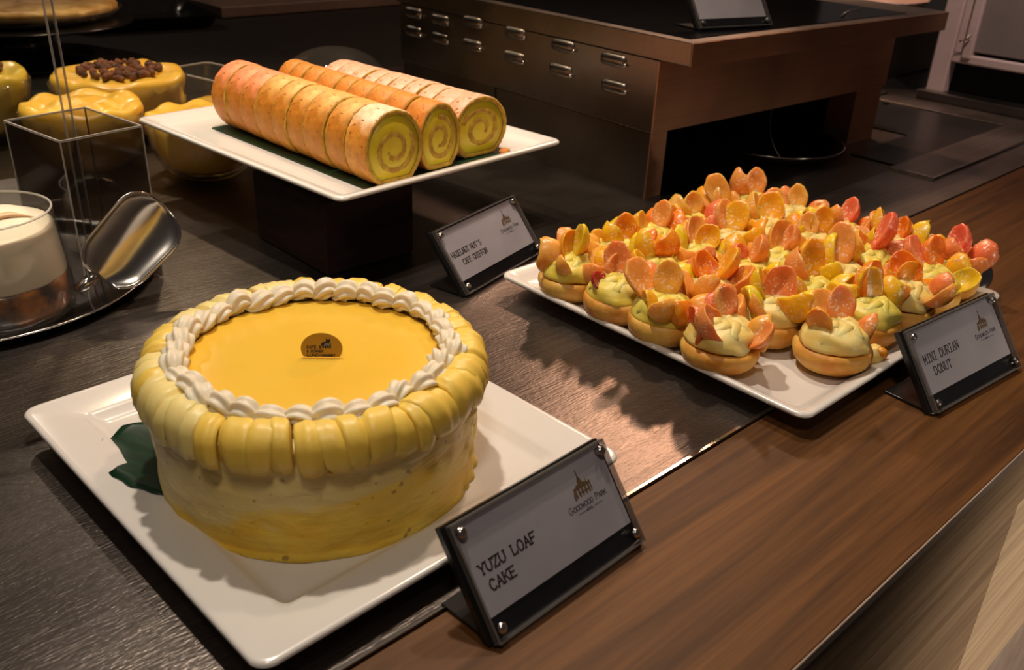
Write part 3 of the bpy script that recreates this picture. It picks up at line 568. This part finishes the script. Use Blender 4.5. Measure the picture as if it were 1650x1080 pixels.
# ---------------------------------------------------------------- steel warmer
E0 = (.9675, .7431, 0); ER = rad(-2.63)
wm = thing('food_warmer', 'large brushed steel food warmer cabinet with louvred side and black glass top', 'food warmer', E0, ER)
W_, D_ = .60, .585
g = G(); g.box(.001, W_-.001, .001, D_, .0915, .186); g.build('upper_body', M_side, wm, False, bevel=.0008)
g = G(); g.box(.0005, W_-.001, -.0012, .0010, .0915, .185); g.build('front_panel', M_front, wm, False, bevel=.0004)
g = G(); g.box(.007, .0085, .004, D_, 0, .091); g.build('side_skirt', M_side, wm, False)
g = G(); g.box(.004, .036, .002, .004, 0, .091); g.build('front_post', M_front, wm, False)
g = G(); g.box(.515, W_-.004, .002, .004, 0, .091); g.box(.515, .517, .004, .05, 0, .091); g.build('front_post', M_front, wm, False)
g = G(); g.box(W_-.006, W_-.004, .004, D_, 0, .091); g.build('side_skirt', M_side, wm, False)
g = G(); g.box(.006, W_-.006, .33, .332, 0, .091); g.box(.006, W_-.006, .004, .33, .089, .0914); g.build('cavity_lining', M_blackmat, wm, False)
g = G(); g.box(.0, .66, -.0505, D_+.01, .1865, .2155); g.build('top_slab', M_side, wm, False, bevel=.0012)
g = G(); g.box(.0, .66, -.0518, -.0504, .1862, .2150); g.build('slab_front_edge', M_front, wm, False, bevel=.0004)
g = G(); g.box(.020, .56, -.030, D_-.02, .2155, .2166); g.build('black_glass_top', mat('black_glass', (.004, .004, .005), (.006, .006, .007), .12), wm, False, bevel=.0004)
g = G(); g.tube([(.40, -.01, .2185), (.47, .02, .2185), (.52, .03, .2185)], .0012, 8); g.build('trim_rail', M_chrome, wm)
for (y, z) in [(.1787, .181), (.080, .178), (.1807, .1487), (.075, .1453), (.283, .183), (.385, .185), (.470, .1765), (.283, .150), (.385, .152), (.470, .150), (.545, .178), (.545, .15)]:
    g = G(); z -= .004 if z > .16 else .006; hw, hh = .024, .0088; rings = []
    for i in range(13):
        t = i/12*2-1; e = math.sqrt(max(0, 1-abs(t)**4)); rings.append([(.0012-.0065*e*math.cos(rad(a))*(1), y+t*hw, z+hh*math.sin(rad(a))*(.55+.45*e)) for a in range(-90, 91, 18)])
    g.loft(rings, True, True, False); o = g.build('louvre', M_side, wm)
    g = G(); g.ball((-.002, y-hw-.0005, z-.003), .0026, 10, 6); g.build('louvre_rivet', M_chrome, wm)
# steel dish under the warmer
dish = thing('steel_dish', 'shallow curved steel dish with upright strap in the dark opening of the warmer', 'dish', (1.335, .775, .0008))
g = G(); g.lathe([(.05, 0), (.085, .003), (.105, .013), (.112, .019), (.113, .0205), (.110, .0195), (.082, .006), (.05, .0035), (.001, .003)], 56); g.build('bowl', M_chrome, dish)
g = G(); rings = []
for i in range(10):
    t = i/9; wd = .016+.03*(1-t)**3; rings.append([(-.045-.004*t, -wd, .004+.075*t), (-.043-.004*t, -wd, .004+.075*t), (-.043-.004*t, wd, .004+.075*t), (-.045-.004*t, wd, .004+.075*t)])
g.loft(rings); g.build('upright_strap', M_dkchrome, dish, False)

# ---------------------------------------------------------------- drop in well to the right
well = thing('drop_in_well', 'dark rectangular drop-in well with steel frame in the counter right of the warmer', 'counter well', (1.40, .53, .0012))
g = G(); g.box(.0, .54, .004, .074, 0, .0035); g.box(.46, .54, .074, .34, 0, .0035); g.build('frame', M_metal2, well, False, bevel=.001)
g = G(); g.box(.0005, .0035, .005, .073, .0035, .0045); g.box(.0, .54, .002, .0045, .001, .0042); g.build('bright_lip', M_chrome, well, False, bevel=.0004)
g = G(); g.box(.03, .46, .075, .155, .0, .0012); g.box(.235, .46, .155, .345, .0, .0012); g.build('well_shade_plate', mat('well_recess_shade', (.03, .026, .024), (.045, .038, .034), .3, .6, sc=5), well, False)  # flush plate, its dark colour stands in for the recess's shade
g = G(); g.box(.235, .54, .345, .372, .0, .006); g.build('rear_rail', M_metal2, well, False, bevel=.001)
g = G(); g.lathe([(.007, 0), (.007, .002), (.0055, .0026), (.0002, .0026)], 18); g.build('drain_button', M_blackmat, well, True, (.44, .30, .0036))

# ---------------------------------------------------------------- pinkish steel cabinet at far right
cab = thing('steel_cabinet', 'pale pinkish framed steel cabinet at the upper right beyond the well', 'cabinet', (1.97, 0, 0))
M_cab = mat('pale_pink_steel', (.50, .37, .33), (.58, .44, .40), .34, sc=10, spec=.6)
M_cabp = mat('grey_panel', (.20, .16, .145), (.24, .19, .17), .45, sc=6)
g = G(); g.box(.03, .6, .05, .80, 0, .7); g.build('body', M_blackmat, cab, False)
g = G(); g.box(0, .04, .776, .812, 0.004, .7); g.box(-.002, .04, .738, .757, .092, .7); g.box(.006, .04, .757, .776, .10, .7); g.build('frame_post', M_cab, cab, False, bevel=.003)
g = G(); g.box(.002, .04, .05, .776, .082, .100); g.build('frame_rail', M_cab, cab, False, bevel=.003)
g = G(); g.box(.008, .04, .05, .738, .106, .7); g.build('door_panel', M_cabp, cab, False, bevel=.002)
g = G(); g.box(-.022, .03, .05, .82, .0, .022); g.build('base_rail', M_side, cab, False, bevel=.002)
g = G(); g.tube([(-.008, .764, .125), (-.008, .752, .128), (-.008, .745, .14)], .0022, 8); g.build('door_catch', M_chrome, cab)
# blurred pans behind the warmer
fp = thing('hot_pan', 'blurred pinkish metal pan on the counter behind the warmer top right', 'pan', (2.13, 1.08, 0))
g = G(); g.box(-.12, .20, -.12, .14, 0, .125); g.build('pan_stand', M_side, fp, False, bevel=.004)
g = G(); g.lathe([(.09, .125), (.13, .133), (.15, .165), (.155, .17), (.147, .166), (.12, .14), (.001, .135)], 40); g.build('pan_bowl', M_cab, fp)

# ---------------------------------------------------------------- left group: tray, glass dessert, scoop, box
st = thing('round_steel_tray', 'round polished steel tray under the glass dessert at the left edge', 'tray', (.200, .985, 0))
g = G(); g.lathe([(.13, 0), (.150, .0008), (.160, .005), (.1675, .0095), (.1685, .0102), (.1670, .0106), (.158, .0078), (.148, .0035), (.13, .0026), (.001, .0024)], 96); g.build('tray_dish', M_dkchrome, st)
g = G(); pts = [(.1685*math.cos(2*PI*i/96), .1685*math.sin(2*PI*i/96)) for i in range(96)]
g.loft([[((.1680+.0012*math.cos(2*PI*k/8))*math.cos(2*PI*i/96), (.1680+.0012*math.cos(2*PI*k/8))*math.sin(2*PI*i/96), .0104+.0011*math.sin(2*PI*k/8)) for i in range(96)] for k in range(9)], False, False); g.build('rolled_rim', M_chrome, st)
gd = thing('glass_dessert', 'glass tumbler of white mousse over chocolate crumble at the left edge', 'dessert', (.197, .889, .0028))
gd.scale = (1.04, 1.04, 1.16)
GH = .088
g = G(); g.lathe([(.040, 0), (.054, .0012), (.0600, .006), (.0610, .014), (.0600, .035), (.0575, .06), (.0548, GH-.002), (.0542, GH), (.0532, GH-.001), (.0556, .06), (.0582, .035), (.0590, .014), (.056, .006), (.03, .004), (.001, .004)], 72); gg = g.build('glass_cup', M_glass, gd)
g = G(); g.loft([[((.0540+.0010*math.cos(2*PI*k/8))*math.cos(2*PI*i/72), (.0540+.0010*math.cos(2*PI*k/8))*math.sin(2*PI*i/72), GH+.001*math.sin(2*PI*k/8)) for i in range(72)] for k in range(9)], False, False); g.build('rim', M_rim, gg)
def ch(r, z, a): return r, z+(.0018*nz(math.cos(a)*2.5, math.sin(a)*2.5, 1) if z > .03 else 0)
g = G(); g.lathe([(.03, .0045), (.055, .007), (.0583, .014), (.0578, .030), (.0576, .035), (.001, .035)], 72, ch); g.build('chocolate_layer', M_choc, gd)
def mo(r, z, a): return r, z+(.0015*nz(math.cos(a)*2.5, math.sin(a)*2.5, 1) if z < .045 else .0018*math.sin(a*2+.5)*(r < .045) if z > .07 else 0)
g = G(); g.lathe([(.001, .036), (.0574, .0355), (.0578, .037), (.0555, .060), (.0540, .074), (.0520, .0765), (.044, .0775), (.034, .0815), (.02, .083), (.001, .0835)], 72, mo); g.build('white_mousse', M_mousse, gd)
g = G(); g.tube([(-.028, -.018, .0808), (-.005, -.006, .0838), (.02, -.008, .0835), (.036, -.016, .0805)], lambda t: .0045*math.sin(PI*t)**.5+.0002, 12, lambda a, t: (1, .5)); g.build('caramel_streak', mat('caramel', (.55, .34, .17), (.62, .40, .22), .4, sss=.2), gd)

scoop = thing('steel_scoop', 'curved steel scoop resting tilted on the round tray beside the glass dessert', 'scoop', (.300, .845, .0))
A = Vector((-.030, .002, .037)); ax = Vector((.074, .003, .057)); side = Vector((-.60, .12, .77)).normalized(); upv = ax.cross(side).normalized(); upv = upv if upv.y < 0 else -upv
g = G(); rings = []
for i in range(25):
    t = i/24; wd = .046*(max(.0, 1-max(0, (t-.62)/.38)**2.8)**.5 if t > .62 else 1-.45*max(0, (.25-t)/.25)**2)*(.86+.14*t); c = A+ax*t
    rings.append([tuple(c+side*(wd*math.sin(rad(a)))+upv*(wd*.75*(1-math.cos(rad(a)))+.0)) for a in range(-55, 56, 5)])
g.loft(rings, False, False, False); o = g.build('blade', M_chrome, scoop); sm = o.modifiers.new('s', 'SOLIDIFY'); sm.thickness = .0011
g = G(); edge = [r[0] for r in rings]+[r[-1] for r in reversed(rings)]; g.tube(edge, .0008, 6); g.build('edge_bead', M_chrome, scoop)
g = G(); g.tube([tuple(A), tuple(A-ax*.15+Vector((0, 0, .002))), tuple(A-ax*.25+Vector((0, 0, .003)))], lambda t: .006-.001*t, 12); g.build('handle', M_chrome, scoop)

bx_t = thing('acrylic_box', 'tall open clear acrylic box standing behind the glass dessert', 'box', (.3010, .9290, .0028), rad(9))
M_ba = G()
a_, b_, hb, tk = .041, .051, .158, .0022
def wallbox(x0, x1, y0, y1): g = G(); g.box(x0, x1, y0, y1, .0, hb); g.build('side_wall', M_acrd, bx_t, False)
wallbox(-a_, a_, -b_, -b_+tk); wallbox(-a_, a_, b_-tk, b_); wallbox(-a_, -a_+tk, -b_+tk, b_-tk); wallbox(a_-tk, a_, -b_+tk, b_-tk)
g = G(); e = .0009
for x in (-a_, a_): g.box(x-e, x+e, -b_, b_, hb-e, hb+e)
for y in (-b_, b_): g.box(-a_, a_, y-e, y+e, hb-e, hb+e)
for x in (-a_, a_):
    for y in (-b_, b_): g.box(x-e*.7, x+e*.7, y-e*.7, y+e*.7, 0, hb)
g.build('polished_edge', M_acrb, bx_t, False)
rod = thing('acrylic_upright', 'tall thin clear acrylic strip rising out of the acrylic box to the top edge', 'acrylic strip', (.2870, .8960, .003), rad(10))
g = G(); g.box(-.0040, .0040, -.0016, .0016, 0, .62); rb = g.build('strip', M_acr, rod, False)
g = G(); g.box(-.0043, -.0036, -.0017, .0017, 0, .62); g.box(.0036, .0043, -.0017, .0017, 0, .62); g.build('cut_edge', M_acrb, rb, False)

# ---------------------------------------------------------------- custard bowls at the back left
def bowl(label, loc, rz, r, h, m, petals, crumb, mold=.012, seed=0):
    t = thing('custard_bowl', label, 'dessert bowl', loc, rz, 'bowls of custard at the back left')
    def fl(rr, z, a): return rr*(1+.03*math.cos(petals*a)*(z/h)), z
    g = G(); g.lathe([(r*.35, 0), (r*.55, .001), (r*.80, h*.22), (r*.95, h*.55), (r*.99, h*.85), (r, h), (r*.985, h), (r*.97, h*.85), (r*.92, h*.55), (r*.77, h*.24), (r*.5, .006), (r*.01, .005)], 64, fl); g.build('glass_bowl', M_glass, t)
    def fm(rr, z, a):
        q = rr/r; k = .012*q*math.cos(petals*a+3*q+seed)+.05*nz(math.cos(a)*1.5+seed, math.sin(a)*1.5, q*3); return rr*(1+k*.8), z+(mold*.8*nz(math.cos(a)*q*3+seed, math.sin(a)*q*3, 2)+.0022*math.cos(petals*a+5*q)*q if z > h*.8 else 0)
    prof = [(r*.3, .008), (r*.52, .010), (r*.74, h*.26), (r*.90, h*.56), (r*.955, h*.86), (r*.98, h*1.02), (r*.95, h*1.10)]
    prof += [(r*q, h*1.10+mold*s) for q, s in ((.86, .2), (.76, -.2), (.62, -.5), (.5, 0), (.38, .45), (.25, .3), (.12, .6), (.01, .7))]
    g = G(); g.lathe(prof, 72, fm); cu = g.build('custard', m, t)
    if crumb:
        g = G(); rn = random.Random(3)
        for i in range(150):
            a = rn.random()*6.28; q = math.sqrt(rn.random())*r*.62; g.ball((q*math.cos(a), q*math.sin(a), h*1.10+mold*.2+rn.random()*.005), rn.uniform(.004, .008), 7, 5, (1, rn.uniform(.6, 1), .8))
        g.build('brown_crumble', M_crumb, cu, False)
    return t
bowl('large glass bowl of glossy golden custard beneath the raised plate corner', (.553, 1.185, 0), .3, .076, .078, M_custard, 9, False, .006, 1)
bowl('glass bowl of pale yellow custard just behind the clear acrylic box', (.432, 1.285, 0), 0, .078, .086, M_custard, 7, False, .007, 2)
bowl('glass bowl of yellow custard topped with dark brown crumble', (.545, 1.440, 0), .6, .098, .088, M_custard, 8, True, .006, 3)
bowl('glass bowl of olive yellow custard cut off by the left edge', (.355, 1.545, 0), 1, .092, .090, M_custardg, 8, True, .007, 4)
ct = thing('clear_tub', 'shallow clear plastic tub behind the roll plate at its left', 'tub', (.706, 1.450, 0), rad(12))
g = G(); hw, hd, hh = .045, .075, .078
for z0_, ex in ((0, 0),):
    rings = [rrect(hw*2-.02, hd*2-.02, .01, 0, 4), rrect(hw*2, hd*2, .012, hh, 4), rrect(hw*2-.003, hd*2-.003, .011, hh, 4), rrect(hw*2-.023, hd*2-.023, .009, .002, 4)]
g.loft(rings); g.build('tub_shell', M_glass, ct, False)
g = G(); g.loft([rrect(hw*2+.004, hd*2+.004, .013, hh-.001, 4), rrect(hw*2+.004, hd*2+.004, .013, hh+.001, 4), rrect(hw*2-.004, hd*2-.004, .011, hh+.001, 4), rrect(hw*2-.004, hd*2-.004, .011, hh-.001, 4)], False, False); g.build('tub_rim', M_rim, ct, False)
g = G(); g.ball((-.005, 0, .022), .034, 20, 10, (1.0, 1.3, .5), lambda d: 1+.1*nz(d.x*3, d.y*3, d.z*3)); g.build('leftover_custard', M_custard, ct)

# clear lids behind the rolls
def lid(label, loc, r, h, n, handle, wall):
    t = thing('cloche', label, 'lid', loc)
    prof = [(r, 0), (r, wall)]+[(r*math.cos(rad(a)), wall+h*math.sin(rad(a))) for a in range(10, 90, 10)]+[(.002, h+wall)]
    g = G(); g.lathe(prof, 64, None, False, True); g.build('dome', M_glass, t)
    g = G(); g.loft([[((r+.0015*math.cos(2*PI*k/8))*math.cos(2*PI*i/64), (r+.0015*math.cos(2*PI*k/8))*math.sin(2*PI*i/64), .0035+.0015*math.sin(2*PI*k/8)) for i in range(64)] for k in range(9)], False, False); g.build('rim', M_rim, t)
    if handle: g = G(); g.ball((0, 0, h+.012), .010, 14, 8); g.build('knob', M_rim, t)
lid('clear domed cover standing beside the right end of the raised plate', (.8830, 1.085, 0), .074, .045, 0, False, .055)
lid('clear domed cover standing further back behind the rolls', (.8700, 1.345, 0), .085, .050, 0, False, .070)
# ---------------------------------------------------------------- dark back corner
bs = thing('black_stand', 'black glossy round stand carrying the golden pie at the top left', 'stand', (.62, 2.11, 0))
g = G(); g.lathe([(.17, 0), (.17, .006), (.06, .012), (.05, .06), (.10, .072), (.215, .078), (.217, .082), (.21, .0835), (.001, .0835)], 64); g.build('stand_body', M_black, bs)
pie = thing('golden_pie', 'golden topped pie in a glass dish at the very top left', 'pie', (.62, 2.11, .084))
g = G(); g.lathe([(.14, 0), (.175, .006), (.195, .022), (.192, .022), (.170, .009), (.001, .006)], 64); g.build('glass_dish', M_glass, pie)
g = G(); g.lathe([(.13, .007), (.168, .010), (.186, .024), (.182, .032), (.16, .034), (.10, .036), (.001, .038)], 72, lambda r, z, a: (r*(1+.02*nz(math.cos(a)*4, math.sin(a)*4, 0)), z+.006*nz(r*40*math.cos(a), r*40*math.sin(a), 0))); g.build('pie_filling', mat('browned_filling', (.50, .24, .03), (.86, .62, .22), .4, sc=22, lo=.3, hi=.62), pie)
bar = thing('dark_shelf', 'dim brown shelf edge across the dark back above the rolls', 'shelf', (1.5, 2.42, 0))
g = G(); g.box(-.285, .5, 0, .18, .002, .030); g.build('shelf_board', mat('dim_brown_board', (.07, .05, .04), (.10, .07, .055), .5, sc=9), bar, False, bevel=.002)
g = G(); g.box(-.275, -.265, .02, .16, 0, .002); g.box(.46, .47, .02, .16, 0, .002); g.build('shelf_foot', M_blackmat, bar, False)
ov = thing('black_tray_stack', 'black trays in the dark behind the custard bowls', 'tray', (1.00, 2.45, 0), rad(-8))
g = G(); g.loft([rrect(.30, .26, .03, 0, 5), rrect(.34, .30, .04, .030, 5), rrect(.345, .305, .04, .034, 5), rrect(.33, .29, .035, .033, 5), rrect(.29, .25, .03, .006, 5)]); g.build('tray_shell', M_black, ov, True, angle=40)
